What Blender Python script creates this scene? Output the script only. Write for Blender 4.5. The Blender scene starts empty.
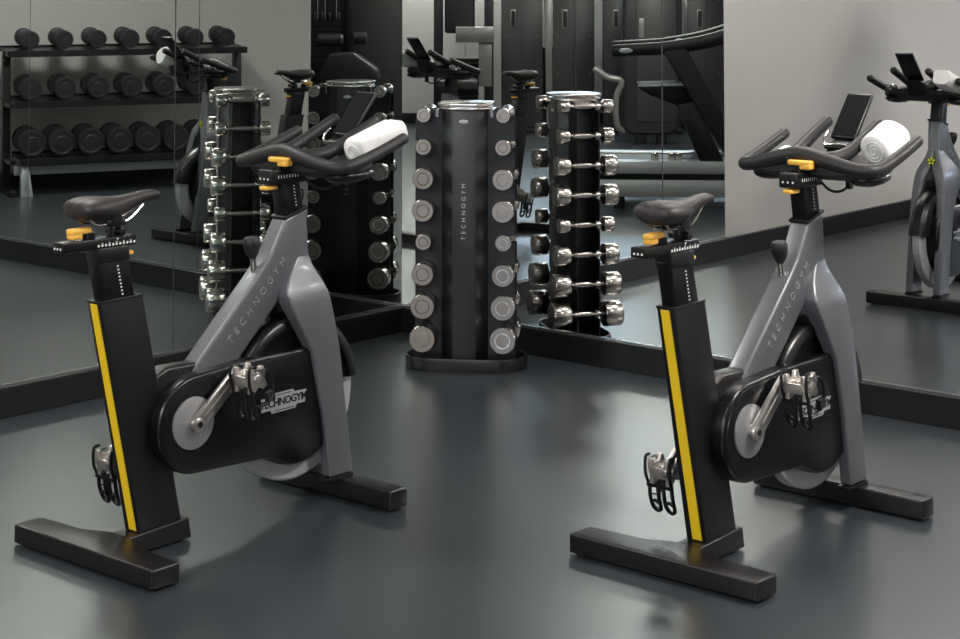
import bpy, bmesh, math, random
from mathutils import Vector, Matrix
R = math.radians
random.seed(4)
scene = bpy.context.scene
COL = scene.collection

# ------------------------------------------------------------------ materials
def lin(c):
    return tuple((v / 12.92 if v <= 0.04045 else ((v + 0.055) / 1.055) ** 2.4) for v in [x / 255 for x in c]) + (1.0,)

def mat(name, rgb, rough=0.5, metal=0.0, noise=0.0, nscale=40.0, bump=0.0, bscale=200.0, spec=0.5, rvar=0.0, coat=0.0):
    m = bpy.data.materials.new(name); m.use_nodes = True
    nt = m.node_tree; b = nt.nodes['Principled BSDF']
    b.inputs['Base Color'].default_value = lin(rgb)
    b.inputs['Roughness'].default_value = rough
    b.inputs['Metallic'].default_value = metal
    b.inputs['Specular IOR Level'].default_value = spec
    b.inputs['Coat Weight'].default_value = coat
    tc = nt.nodes.new('ShaderNodeTexCoord')
    if noise or rvar:
        n = nt.nodes.new('ShaderNodeTexNoise'); n.inputs['Scale'].default_value = nscale; n.inputs['Detail'].default_value = 6
        nt.links.new(tc.outputs['Object'], n.inputs['Vector'])
        if noise:
            r = nt.nodes.new('ShaderNodeMix'); r.data_type = 'RGBA'
            c = lin(rgb)
            r.inputs['A'].default_value = tuple(v * (1 - noise) for v in c[:3]) + (1,)
            r.inputs['B'].default_value = tuple(min(1, v * (1 + noise)) for v in c[:3]) + (1,)
            nt.links.new(n.outputs['Fac'], r.inputs['Factor'])
            nt.links.new(r.outputs['Result'], b.inputs['Base Color'])
        if rvar:
            q = nt.nodes.new('ShaderNodeMapRange')
            q.inputs['From Min'].default_value = 0.3; q.inputs['From Max'].default_value = 0.7
            q.inputs['To Min'].default_value = rough - rvar; q.inputs['To Max'].default_value = rough + rvar
            nt.links.new(n.outputs['Fac'], q.inputs['Value']); nt.links.new(q.outputs['Result'], b.inputs['Roughness'])
    if bump:
        n2 = nt.nodes.new('ShaderNodeTexNoise'); n2.inputs['Scale'].default_value = bscale; n2.inputs['Detail'].default_value = 4
        nt.links.new(tc.outputs['Object'], n2.inputs['Vector'])
        bp = nt.nodes.new('ShaderNodeBump'); bp.inputs['Strength'].default_value = bump; bp.inputs['Distance'].default_value = 0.01
        nt.links.new(n2.outputs['Fac'], bp.inputs['Height']); nt.links.new(bp.outputs['Normal'], b.inputs['Normal'])
    return m

def emis(name, rgb, s):
    m = bpy.data.materials.new(name); m.use_nodes = True
    b = m.node_tree.nodes['Principled BSDF']
    b.inputs['Base Color'].default_value = (0.8, 0.8, 0.8, 1)
    b.inputs['Emission Color'].default_value = lin(rgb); b.inputs['Emission Strength'].default_value = s
    return m

M = dict(
    floor=mat('rubber_floor', (42, 47, 51), 0.30, noise=0.10, nscale=5, spec=1.0),
    wall=mat('grey_wall_paint', (168, 166, 162), 0.75, noise=0.03, nscale=3, bump=0.02, bscale=300),
    ceil=mat('ceiling_paint', (200, 200, 198), 0.85),
    base=mat('black_skirting', (12, 12, 15), 0.42, spec=0.4),
    channel=mat('mirror_channel', (150, 150, 150), 0.25, 0.9),
    mirror=mat('mirror_glass', (229, 229, 229), 0.0, 1.0),
    mirror_left=mat('mirror_glass_green', (210, 218, 214), 0.0, 1.0),
    seam=mat('mirror_backing', (70, 74, 72), 0.5),
    silver=mat('silver_frame_paint', (112, 114, 118), 0.36, 0.55, bump=0.03, bscale=900, spec=0.5, coat=0.15),
    letter=mat('embossed_letter_grey', (164, 165, 168), 0.35, 0.5),
    black=mat('black_satin_metal', (10, 10, 13), 0.38, spec=0.45),
    cover=mat('black_plastic_shell', (9, 9, 12), 0.30, spec=0.4, bump=0.015, bscale=500),
    footb=mat('black_powder_coat', (16, 14, 15), 0.36, spec=0.5, bump=0.03, bscale=700),
    rubber=mat('black_grip_rubber', (31, 30, 31), 0.5, spec=0.4, bump=0.04, bscale=800),
    seat=mat('saddle_vinyl', (34, 30, 30), 0.5, spec=0.5, bump=0.05, bscale=500),
    yellow=mat('yellow_stripe_paint', (228, 190, 30), 0.42),
    amber=mat('amber_lever_plastic', (236, 178, 70), 0.38),
    chrome=mat('polished_chrome', (205, 200, 194), 0.2, 1.0),
    steel=mat('brushed_steel', (190, 186, 182), 0.36, 1.0, noise=0.1, nscale=60),
    headface=mat('machined_steel_face', (158, 152, 147), 0.46, 1.0, bump=0.05, bscale=300),
    disc=mat('grey_disc_metal', (150, 150, 152), 0.42, 0.6),
    flywheel=mat('flywheel_steel', (178, 178, 182), 0.4, 0.35),
    white=mat('white_marking', (225, 225, 222), 0.5),
    badge=mat('silver_badge', (190, 192, 195), 0.3, 0.5),
    towel=mat('white_terry', (238, 237, 234), 0.95, bump=0.5, bscale=420, noise=0.03, nscale=90),
    stitch=mat('grey_embroidery', (160, 158, 156), 0.9),
    screen=mat('black_console_face', (11, 11, 12), 0.65, bump=0.1, bscale=260, spec=0.08),
    tower=mat('tower_black_steel', (17, 17, 19), 0.34, spec=0.5),
    towerf=mat('tower_front_steel', (36, 36, 39), 0.4, spec=0.5),
    rubberhead=mat('black_rubber_head', (27, 27, 30), 0.5, spec=0.45, bump=0.03, bscale=200),
    rackgrey=mat('rack_grey_paint', (150, 154, 156), 0.35, 0.5),
    shroud=mat('dark_shroud_plastic', (46, 45, 45), 0.4, spec=0.4),
    shroud2=mat('dark_shield_plastic', (34, 34, 35), 0.35, spec=0.45),
    strip=mat('machine_silver_paint', (128, 126, 123), 0.35, 0.4),
    belt=mat('treadmill_belt', (36, 36, 37), 0.6, bump=0.05, bscale=400),
    tsilver=mat('treadmill_silver', (176, 177, 177), 0.32, 0.5),
    upholstery=mat('black_upholstery', (24, 24, 26), 0.5),
    lime=mat('lime_emblem', (198, 208, 40), 0.4),
    matte=mat('matte_black_plastic', (22, 22, 23), 0.7, spec=0.15),
    tread_black=mat('treadmill_black_plastic', (30, 30, 31), 0.55, spec=0.25),
    pedal=mat('pedal_alloy', (200, 194, 188), 0.3, 0.85),
    added_window=emis('added_glow_pane', (206, 228, 255), 11.0),  # glowing pane added as a light source, tinted cool for a bluish floor sheen
    lamp=emis('lamp_diffuser', (255, 250, 242), 14.0),
    lampframe=mat('white_lamp_frame', (225, 225, 225), 0.5),
    wrap=mat('crumpled_clear_film', (150, 152, 154), 0.25, 0.6, bump=0.6, bscale=60),
)

# ------------------------------------------------------------------ mesh helpers
def hexa(bm, p):
    v = [bm.verts.new(q) for q in p]
    for f in ((0, 1, 2, 3), (4, 7, 6, 5), (0, 4, 5, 1), (1, 5, 6, 2), (2, 6, 7, 3), (3, 7, 4, 0)):
        bm.faces.new([v[i] for i in f])

def box(bm, x0, x1, y0, y1, z0, z1):
    hexa(bm, [(x0, y0, z0), (x1, y0, z0), (x1, y1, z0), (x0, y1, z0), (x0, y0, z1), (x1, y0, z1), (x1, y1, z1), (x0, y1, z1)])

def slant(bm, b, t, y0, y1, ty0=None, ty1=None):
    """box whose bottom spans b=(x0,x1,z0,z1) and top spans t likewise (z given per corner)"""
    ty0 = y0 if ty0 is None else ty0; ty1 = y1 if ty1 is None else ty1
    hexa(bm, [(b[0], y0, b[2]), (b[1], y0, b[3]), (b[1], y1, b[3]), (b[0], y1, b[2]),
              (t[0], ty0, t[2]), (t[1], ty0, t[3]), (t[1], ty1, t[3]), (t[0], ty1, t[2])])

def prism(bm, pts, a0, a1, axis='y'):
    def P(u, w, a):
        return {'y': (u, a, w), 'x': (a, u, w), 'z': (u, w, a)}[axis]
    A = [bm.verts.new(P(u, w, a0)) for u, w in pts]; B = [bm.verts.new(P(u, w, a1)) for u, w in pts]
    n = len(pts)
    bm.faces.new(A); bm.faces.new(B[::-1])
    for i in range(n):
        bm.faces.new([A[i], B[i], B[(i + 1) % n], A[(i + 1) % n]])

def catmull(pts, n=6):
    P = [Vector(p) for p in pts]; out = []
    for i in range(len(P) - 1):
        p0 = P[i - 1] if i else P[0] * 2 - P[1]
        p1, p2 = P[i], P[i + 1]
        p3 = P[i + 2] if i + 2 < len(P) else P[-1] * 2 - P[-2]
        for k in range(n):
            t = k / n
            out.append(0.5 * ((2 * p1) + (p2 - p0) * t + (2 * p0 - 5 * p1 + 4 * p2 - p3) * t * t + (3 * p1 - p0 - 3 * p2 + p3) * t ** 3))
    out.append(P[-1]); return out

def lerp_list(r, m):
    out = []
    for i in range(m):
        t = i / (m - 1) * (len(r) - 1); k = min(int(t), len(r) - 2); out.append(r[k] + (r[k + 1] - r[k]) * (t - k))
    return out

def tube(bm, pts, r, seg=14, smooth=0, closed=False, flat=1.0, roundcap=True):
    pts = [Vector(p) for p in pts]
    if smooth: pts = catmull(pts, smooth)
    m = len(pts)
    rr = lerp_list(list(r), m) if isinstance(r, (list, tuple)) else [r] * m
    if roundcap and not closed:
        d0 = (pts[0] - pts[1]).normalized(); d1 = (pts[-1] - pts[-2]).normalized()
        a, b = pts[0], pts[-1]
        pts = [a + d0 * rr[0] * 0.5, a + d0 * rr[0] * 0.36] + pts + [b + d1 * rr[-1] * 0.36, b + d1 * rr[-1] * 0.5]
        rr = [rr[0] * 0.55, rr[0] * 0.86] + rr + [rr[-1] * 0.86, rr[-1] * 0.55]
        m = len(pts)
    rings = []; up = None
    for i in range(m):
        if closed: d = pts[(i + 1) % m] - pts[i - 1]
        else: d = pts[min(i + 1, m - 1)] - pts[max(i - 1, 0)]
        d.normalize()
        if up is None:
            up = Vector((0, 0, 1)) if abs(d.z) < 0.9 else Vector((1, 0, 0))
        up = (up - d * up.dot(d)).normalized(); side = d.cross(up)
        rings.append([bm.verts.new(pts[i] + (side * math.cos(2 * math.pi * k / seg) + up * math.sin(2 * math.pi * k / seg) * flat) * rr[i]) for k in range(seg)])
    for i in range(m if closed else m - 1):
        A, B = rings[i], rings[(i + 1) % m]
        for k in range(seg):
            bm.faces.new([A[k], A[(k + 1) % seg], B[(k + 1) % seg], B[k]])
    if not closed:
        bm.faces.new(rings[0][::-1]); bm.faces.new(rings[-1])

def lathe(bm, prof, centre=(0, 0, 0), axis='y', seg=32):
    """prof: list of (radius, along)"""
    c = Vector(centre); rings = []
    for r, a in prof:
        ring = []
        for k in range(seg):
            t = 2 * math.pi * k / seg; u, w = r * math.cos(t), r * math.sin(t)
            ring.append(bm.verts.new(c + Vector({'y': (u, a, w), 'x': (a, u, w), 'z': (u, w, a)}[axis])))
        rings.append(ring)
    for A, B in zip(rings, rings[1:]):
        for k in range(seg):
            bm.faces.new([A[k], A[(k + 1) % seg], B[(k + 1) % seg], B[k]])
    if prof[0][0] > 1e-6: bm.faces.new(rings[0][::-1])
    if prof[-1][0] > 1e-6: bm.faces.new(rings[-1])

def loft(bm, rings):
    V = [[bm.verts.new(p) for p in r] for r in rings]; n = len(V[0])
    for A, B in zip(V, V[1:]):
        for k in range(n):
            bm.faces.new([A[k], A[(k + 1) % n], B[(k + 1) % n], B[k]])
    bm.faces.new(V[0][::-1]); bm.faces.new(V[-1])

def bevel(bm, w, seg=3, ang=25):
    bm.normal_update()
    bmesh.ops.recalc_face_normals(bm, faces=bm.faces)
    e = [x for x in bm.edges if len(x.link_faces) == 2 and x.calc_face_angle(0) > R(ang)]
    if e: bmesh.ops.bevel(bm, geom=e, offset=w, segments=seg, profile=0.5, affect='EDGES', clamp_overlap=True)

def obj(name, bm, m, parent=None, loc=None, smooth=True, ang=35):
    bmesh.ops.remove_doubles(bm, verts=bm.verts, dist=1e-6)
    bmesh.ops.recalc_face_normals(bm, faces=bm.faces)
    me = bpy.data.meshes.new(name); bm.to_mesh(me); bm.free()
    if smooth:
        for p in me.polygons: p.use_smooth = True
        me.set_sharp_from_angle(angle=R(ang))
    me.materials.append(m)
    o = bpy.data.objects.new(name, me); COL.objects.link(o)
    if parent: o.parent = parent
    if loc: o.location = loc
    return o

def N(): return bmesh.new()

def part(name, fn, m, parent, bev=0, seg=3, **k):
    bm = N(); fn(bm)
    if bev: bevel(bm, bev, seg)
    return obj(name, bm, m, parent, **k)

def text_mesh(name, body, m, parent, matrix, size, spacing=1.0, depth=0.0012, align='LEFT', bold=0.0):
    cu = bpy.data.curves.new(name, 'FONT'); cu.body = body; cu.size = size; cu.extrude = depth
    cu.space_character = spacing; cu.align_x = align; cu.align_y = 'CENTER'; cu.offset = bold; cu.resolution_u = 3
    t = bpy.data.objects.new(name + '_curve', cu); COL.objects.link(t)
    bpy.context.view_layer.update()
    me = bpy.data.meshes.new_from_object(t.evaluated_get(bpy.context.evaluated_depsgraph_get()))
    bpy.data.objects.remove(t); bpy.data.curves.remove(cu)
    me.transform(matrix); me.materials.clear(); me.materials.append(m)
    o = bpy.data.objects.new(name, me); COL.objects.link(o); o.parent = parent
    return o

def frame(o, x, up):
    x = Vector(x).normalized(); up = Vector(up).normalized(); z = x.cross(up)
    return Matrix(((x.x, up.x, z.x, o[0]), (x.y, up.y, z.y, o[1]), (x.z, up.z, z.z, o[2]), (0, 0, 0, 1)))

def tag(o, label, cat, group=None):
    o['label'] = label; o['category'] = cat
    if group: o['group'] = group
    return o

def thing(name, label, cat, loc=(0, 0, 0), rz=0.0, group=None):
    o = bpy.data.objects.new(name, None); COL.objects.link(o)
    o.empty_display_size = 0.1; o.location = loc; o.rotation_euler = (0, 0, rz)
    return tag(o, label, cat, group)

def structure(o): o['kind'] = 'structure'; return o

def dup(root, loc, rz, label, group=None):
    r = root.copy(); COL.objects.link(r); r.location = loc; r.rotation_euler = (0, 0, rz); r['label'] = label
    if group: r['group'] = group
    for ch in list(root.children):
        c = ch.copy(); COL.objects.link(c); c.parent = r
        for g in list(ch.children):
            d = g.copy(); COL.objects.link(d); d.parent = c
    return r

# ------------------------------------------------------------------ the room
C = Vector((-0.3729, 8.6876))                       # corner where the two mirrored walls meet
AL, AR = 3.9956, 5.5772
dL = Vector((math.cos(AL), math.sin(AL))); dR = Vector((math.cos(AR), math.sin(AR)))
nL = Vector((-dL.y, dL.x)); nR = Vector((dR.y, -dR.x))      # into the room
CEIL = 2.75
Lend = C + dL * 6.6; Rend = C + dR * 4.9
BL = Vector((-5.2, -3.1)); BR = Vector((4.2, -3.1))
outline = [C, Lend, BL, BR, Rend]

def slab(name, z0, z1, m):
    bm = N(); prism(bm, [(p.x, p.y) for p in outline], z0, z1, 'z')
    return structure(obj(name, bm, m, smooth=False))
slab('floor', -0.05, 0.0, M['floor'])
slab('ceiling', CEIL, CEIL + 0.05, M['ceil'])

def wall_seg(name, a, b, n, t, z0, z1, m, off=0.0, bev=0):
    """vertical slab along a-b; n points into the room, slab occupies off..off+t along n"""
    bm = N()
    q = [a + n * off, b + n * off, b + n * (off + t), a + n * (off + t)]
    prism(bm, [(p.x, p.y) for p in q], z0, z1, 'z')
    if bev: bevel(bm, bev, 2)
    return obj(name, bm, m, smooth=False)

def inward(a, b):
    d = (b - a).normalized(); n = Vector((-d.y, d.x)); c = Vector((-0.5, 3.5))
    return n if (c - a).dot(n) > 0 else -n
for nme, a, b in (('left', C, Lend), ('far_left', Lend, BL), ('back', BL, BR), ('far_right', BR, Rend), ('right', Rend, C)):
    n = inward(a, b)
    structure(wall_seg('wall_' + nme, a, b, n, -0.12, 0, CEIL, M['wall']))
    s = 0.03 if nme in ('left', 'right') else 0.018
    structure(wall_seg('baseboard_' + nme, a, b, n, s, 0, 0.117, M['base'], bev=0.003))

# thin bright channel carrying the mirrors, on top of the black skirting
structure(wall_seg('trim_1', C, C + dL * 2.87, nL, 0.016, 0.117, 0.125, M['channel'], off=0.0))
structure(wall_seg('trim_2', C, C + dR * 4.62, nR, 0.016, 0.117, 0.125, M['channel'], off=0.0))

MZ0, MZ1 = 0.123, 2.35
def mirror_panel(d, n, t0, t1, m, label):
    o = wall_seg('mirror_panel', C + d * t0, C + d * t1, n, 0.006, MZ0, MZ1, m, off=0.002)
    tag(o, label, 'mirror', 'frameless wall mirrors')
    return o
g = 0.003
mirror_panel(dL, nL, 0.009, 1.389 - g, M['mirror_left'], 'tall frameless mirror panel on the left wall, touching the corner behind the dumbbell tower')
mirror_panel(dL, nL, 1.389 + g, 2.867, M['mirror_left'], 'tall frameless mirror panel at the left edge, beside the left bike saddle')
mirror_panel(dR, nR, 0.002, 1.51 - g, M['mirror'], 'tall frameless mirror panel on the right wall, showing the second tower behind the chrome dumbbells')
mirror_panel(dR, nR, 1.51 + g, 3.06 - g, M['mirror'], 'tall frameless mirror panel directly behind the right bike, showing plain grey wall')
mirror_panel(dR, nR, 3.06 + g, 4.6, M['mirror'], 'tall frameless mirror panel on the right wall, farthest from the corner')
# dark backing strips showing through the joints between mirrors
for k, (d, n, t) in enumerate(((dL, nL, 1.389), (dR, nR, 1.51), (dR, nR, 3.06))):
    structure(wall_seg('trim_%d' % (k + 3), C + d * (t - g), C + d * (t + g), n, 0.003, MZ0, MZ1, M['seam'], off=0.001))

# places seen only in the mirrors: points given as they appear beyond the corner, turned about it into the room
TURN = 2 * (AR - AL)
def beyond(lat, depth, yaw, side):
    a = TURN if side == 'L' else -TURN
    v = Vector((lat, depth)) - C
    c, s = math.cos(a), math.sin(a)
    p = C + Vector((c * v.x - s * v.y, s * v.x + c * v.y))
    return p, yaw + a

# ------------------------------------------------------------------ partition wall behind the dumbbell rack
YAW = R(25)
rv = Vector((-3.517, 13.778)); ru = Vector((math.cos(YAW), math.sin(YAW))); rb = Vector((-ru.y, ru.x))
wv0 = rv + rb * 0.72 - ru * 0.42; wv1 = rv + rb * 0.72 + ru * 2.62
pa, _ = beyond(wv0.x, wv0.y, 0, 'L'); pb, _ = beyond(wv1.x, wv1.y, 0, 'L')
dd = (pb - pa).normalized(); pn = Vector((-dd.y, dd.x))
if (C - pa).dot(pn) < 0: pn = -pn
structure(wall_seg('wall_partition', pa, pb, pn, -0.14, 0, CEIL, M['wall']))
structure(wall_seg('baseboard_partition', pa, pb, pn, 0.016, 0, 0.105, M['base'], bev=0.003))

# ------------------------------------------------------------------ exercise bike
def pedal(parent, name, x, y, z, sgn):
    """pedal on its axle: alloy body with a hanging toe cage"""
    def body(bm):
        lathe(bm, [(0.012, -0.044), (0.017, -0.040), (0.015, -0.015), (0.018, 0.0), (0.015, 0.015), (0.017, 0.040), (0.012, 0.044)], (0, 0, 0), 'y', 18)
        for s in (-1, 1):
            prism(bm, [(-0.038, -0.036), (-0.030, -0.010), (-0.036, 0.018), (-0.030, 0.040), (-0.020, 0.040), (-0.014, 0.022), (0.010, 0.020), (0.016, 0.034), (0.030, 0.034), (0.034, 0.012), (0.028, -0.006), (0.034, -0.030), (0.018, -0.038), (0.0, -0.026), (-0.022, -0.040)],
                  s * 0.030 - 0.0075, s * 0.030 + 0.0075)
        box(bm, -0.036, -0.027, -0.034, 0.034, -0.016, 0.016); box(bm, 0.022, 0.031, -0.034, 0.034, -0.016, 0.012)
        box(bm, -0.022, 0.018, -0.008, 0.008, -0.016, 0.018)
    p = part(name, body, M['pedal'], parent, 0.002, 2, loc=(x, y, z))
    p.rotation_euler = (0, R(-12), 0); p.scale = (1.0, 0.96, 1.0)
    def cage(bm):
        for s in (-1, 1):
            yy = s * 0.026
            loop = [(-0.030, yy - .014, -0.030), (-0.034, yy - .016, -0.075), (-0.028, yy - .014, -0.112), (-0.024, yy, -0.124), (-0.028, yy + .014, -0.112), (-0.034, yy + .016, -0.075), (-0.030, yy + .014, -0.030)]
            tube(bm, loop, 0.0062, 8, 4)
            tube(bm, [(-0.032, yy - .012, -0.094), (-0.034, yy, -0.088), (-0.032, yy + .012, -0.094)], 0.0055, 8, 3)
        box(bm, -0.040, -0.030, -0.046, 0.046, -0.044, -0.034)
        tube(bm, [(-0.034, -0.042, -0.036), (-0.040, -0.044, 0.0), (-0.030, -0.044, 0.044), (-0.012, -0.043, 0.046)], 0.005, 8, 4)
        tube(bm, [(-0.034, 0.042, -0.036), (-0.040, 0.044, 0.0), (-0.030, 0.044, 0.044), (-0.012, 0.043, 0.046)], 0.005, 8, 4)
    q = part('toe_cage', cage, M['black'], p); q['label'] = 'black toe cage'
    def strap(bm):
        tube(bm, [(-0.01, sgn * 0.044, 0.03), (0.03, sgn * 0.050, 0.02), (0.045, sgn * 0.050, -0.03), (0.03, sgn * 0.046, -0.072), (0.0, sgn * 0.04, -0.085), (-0.03, sgn * 0.034, -0.07)], 0.0075, 8, 5, flat=0.3)
        box(bm, 0.018, 0.046, sgn * 0.043 - .009, sgn * 0.043 + .009, -0.078, -0.050)
    part('strap', strap, M['rubber'], p)
    return p

BZ = 0.988          # overall height trim of the cycle
def make_bike(label, loc, rz):
    t = thing('exercise_bike', label, 'exercise bike', (loc[0], loc[1], 0), rz, 'indoor cycles')
    t.scale = (1, 1, BZ)
    # --- rear stabiliser with the foot that carries the seat column
    def rear(bm):
        prism(bm, [(-0.046, -0.328), (0.054, -0.328), (0.062, -0.13), (0.10, -0.05), (0.10, 0.05), (0.062, 0.13), (0.054, 0.318), (-0.046, 0.318)], 0.006, 0.061, 'z')
    rf = part('rear_stabiliser', rear, M['footb'], t, 0.006, 3)
    for y in (-0.28, 0.28):
        part('rubber_foot', lambda bm: lathe(bm, [(0.02, 0), (0.022, 0.004), (0.022, 0.010)], (-0.005, y, 0), 'z', 18), M['rubber'], rf)
    def socket(bm):
        slant(bm, (0.03, 0.335, 0.004, 0.006), (0.10, 0.325, 0.058, 0.068), -0.042, 0.042)
    part('column_socket', socket, M['footb'], t, 0.005, 3)
    # --- raked seat column
    part('seat_column', lambda bm: slant(bm, (0.146, 0.303, 0.05, 0.06), (-0.004, 0.151, 0.757, 0.762), -0.034, 0.034, -0.031, 0.031), M['black'], t, 0.004, 3)
    def stripe(bm):
        slant(bm, (0.1415, 0.1565, 0.064, 0.064), (-0.0055, 0.0095, 0.748, 0.748), -0.0225, 0.012, -0.014, 0.0165)
    st = part('yellow_stripe', stripe, M['yellow'], t, 0.001, 1); st['label'] = 'yellow stripe down the back of the column'
    def collar(bm):
        slant(bm, (-0.004, 0.152, 0.750, 0.755), (-0.006, 0.152, 0.757, 0.762), -0.033, 0.033)
    part('column_collar', collar, M['footb'], t, 0.002, 2)
    part('seat_post', lambda bm: slant(bm, (0.018, 0.130, 0.745, 0.745), (-0.012, 0.096, 0.885, 0.885), -0.026, 0.026), M['cover'], t, 0.004, 3)
    part('post_head', lambda bm: slant(bm, (-0.008, 0.104, 0.868, 0.868), (-0.014, 0.100, 0.912, 0.912), -0.030, 0.030), M['black'], t, 0.004, 2)
    def marks(bm):
        for k in range(9):
            z = 0.768 + k * 0.0105; x = 0.085 - (z - 0.745) * 0.22
            box(bm, x - 0.003, x + 0.003, -0.0268, -0.0255, z, z + 0.004)
    part('height_scale', marks, M['white'], t, smooth=False)
    part('seat_slider', lambda bm: box(bm, -0.130, 0.128, -0.028, 0.028, 0.910, 0.940), M['cover'], t, 0.003, 2)
    def smarks(bm):
        for k in range(11):
            x = -0.012 + k * 0.0128
            box(bm, x, x + 0.0065, -0.0288, -0.0275, 0.9165, 0.9235)
            if k % 2: box(bm, x, x + 0.0065, -0.0288, -0.0275, 0.926, 0.9275)
        prism(bm, [(0.055, 0.937), (0.062, 0.937), (0.0585, 0.930)], -0.0288, -0.0275)
    part('slider_scale', smarks, M['white'], t, smooth=False)
    def emarks(bm):
        for y in (-0.012, 0.002, 0.015): box(bm, -0.1308, -0.1295, y - .003, y + .003, 0.919, 0.925)
    part('slider_end_mark', emarks, M['white'], t, smooth=False)
    def lever(bm):
        prism(bm, [(-0.094, -0.020), (-0.096, 0.012), (-0.055, 0.018), (-0.022, 0.014), (-0.016, -0.002), (-0.024, -0.016), (-0.05, -0.019)], 0.958, 0.975, 'z')
        box(bm, -0.093, -0.056, -0.018, 0.013, 0.944, 0.962)
    part('slider_lever', lever, M['amber'], t, 0.005, 3)['label'] = 'amber lever behind the saddle'
    part('lever_hub', lambda bm: lathe(bm, [(0.017, 0.938), (0.018, 0.941), (0.018, 0.960)], (-0.026, -0.004, 0), 'z', 22), M['black'], t)
    part('height_lever', lambda bm: prism(bm, [(0.098, -0.02), (0.098, 0.02), (0.128, 0.016), (0.134, 0.0), (0.126, -0.018)], 0.880, 0.890, 'z'), M['amber'], t, 0.003, 2)['label'] = 'small amber lever under the slider'
    # --- saddle
    def saddle(bm):
        st = [(-0.080, 0.030, 1.036, 1.012), (-0.074, 0.056, 1.050, 1.002), (-0.058, 0.070, 1.058, 0.996), (-0.030, 0.0765, 1.062, 0.992), (0.005, 0.073, 1.061, 0.990), (0.035, 0.062, 1.058, 0.988),
              (0.065, 0.047, 1.056, 0.990), (0.095, 0.034, 1.056, 1.000), (0.125, 0.027, 1.058, 1.012), (0.165, 0.0235, 1.063, 1.024), (0.205, 0.0215, 1.064, 1.032), (0.223, 0.018, 1.058, 1.034), (0.231, 0.011, 1.048, 1.036)]
        rings = []
        for x, w, zt, zb in st:
            ring = []
            for k in range(24):
                a = 2 * math.pi * k / 24; c, s = math.cos(a), math.sin(a)
                y = w * math.copysign(abs(c) ** 0.75, c)
                if s >= 0: z = (zt + zb) / 2 + (zt - zb) / 2 * s ** 0.72 - (0.004 * math.exp(-(y / 0.012) ** 2) if x < 0.09 else 0)
                else:
                    z = (zt + zb) / 2 - (zt - zb) / 2 * (-s) ** 0.9; y *= 1 - 0.25 * (-s)
                ring.append((x, y, z))
            rings.append(ring)
        loft(bm, rings)
        bmesh.ops.subdivide_edges(bm, edges=bm.edges, cuts=1, use_grid_fill=True, smooth=0.6)
    sd = part('saddle', saddle, M['seat'], t, ang=60)
    def srails(bm):
        for s in (-1, 1):
            tube(bm, [(-0.045, s * 0.035, 1.0), (-0.02, s * 0.03, 0.982), (0.03, s * 0.021, 0.979), (0.09, s * 0.021, 0.982), (0.13, s * 0.016, 1.0), (0.17, s * 0.008, 1.028)], 0.004, 8, 4)
    part('saddle_rail', srails, M['chrome'], sd)['label'] = 'chrome saddle rails'
    def spost(bm):
        lathe(bm, [(0.017, 0.938), (0.017, 0.975)], (0.068, 0, 0), 'z', 20)
        lathe(bm, [(0.019, -0.03), (0.021, -0.026), (0.021, 0.026), (0.019, 0.03)], (0.058, 0, 0.991), 'y', 18)
        lathe(bm, [(0.013, -0.036), (0.013, 0.036)], (0.072, 0, 0.955), 'y', 14)
        box(bm, 0.02, 0.09, -0.026, 0.026, 0.972, 0.990)
    part('saddle_clamp', spost, M['black'], t, 0.002, 2)
    # --- silver frame: diagonal tube with head, and the splayed fork legs
    def diag(bm):
        prism(bm, [(0.33, 0.485), (0.343, 0.508), (0.60, 0.757), (0.655, 0.815), (0.676, 0.848), (0.720, 0.925), (0.812, 0.952), (0.824, 0.784), (0.842, 0.735), (0.80, 0.69), (0.735, 0.672), (0.694, 0.667), (0.649, 0.624), (0.533, 0.512), (0.500, 0.470)], -0.034, 0.034)
    part('main_frame', diag, M['silver'], t, 0.011, 4)
    secs = [(0.835, 0.800, 0.815, 0.024, 0.0), (0.800, 0.772, 0.823, 0.033, 0.0), (0.770, 0.745, 0.831, 0.041, 0.0), (0.742, 0.718, 0.843, 0.053, 0.0), (0.714, 0.698, 0.855, 0.068, 0.004), (0.685, 0.690, 0.865, 0.080, 0.016), (0.655, 0.696, 0.872, 0.086, 0.028), (0.60, 0.724, 0.883, 0.091, 0.040),
            (0.50, 0.784, 0.905, 0.094, 0.048), (0.30, 0.832, 0.934, 0.095, 0.053), (0.082, 0.862, 0.966, 0.095, 0.055)]
    for s in (-1, 1):
        def leg(bm):
            rings = []
            for z, xr, xf, yo, yi in secs:
                rings.append([(xr, s * yi, z), (xf, s * yi, z), (xf, s * yo, z), (xr, s * yo, z)])
            loft(bm, rings)
        part('fork_leg', leg, M['silver'], t, 0.012, 4, ang=60)
        part('leg_shoe', lambda bm: box(bm, 0.850, 0.965, s * 0.075 - 0.022, s * 0.075 + 0.022, 0.062, 0.081), M['black'], t, 0.003, 2)
    # --- front stabiliser
    fs = part('front_stabiliser', lambda bm: box(bm, 0.912, 0.990, -0.314, 0.304, 0.006, 0.068), M['footb'], t, 0.007, 3)
    for y in (-0.27, 0.27):
        part('rubber_foot', lambda bm: lathe(bm, [(0.02, 0), (0.022, 0.004), (0.022, 0.012)], (0.945, y, 0), 'z', 18), M['rubber'], fs)
    for s in (-1, 1):
        part('end_slot', lambda bm: box(bm, 0.955, 0.976, s * 0.275 - 0.018, s * 0.275 + 0.018, 0.0675, 0.0695), M['rubber'], fs)
    # --- flywheel and its dark fairing
    fc = (0.768, 0.346)
    def fly(bm):
        lathe(bm, [(0.05, -0.012), (0.185, -0.010), (0.198, -0.024), (0.254, -0.024), (0.261, -0.018), (0.261, 0.018), (0.254, 0.024), (0.198, 0.024), (0.185, 0.010), (0.05, 0.012)], (fc[0], 0, fc[1]), 'y', 72)
    part('flywheel', fly, M['flywheel'], t)['label'] = 'silver flywheel'
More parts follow.
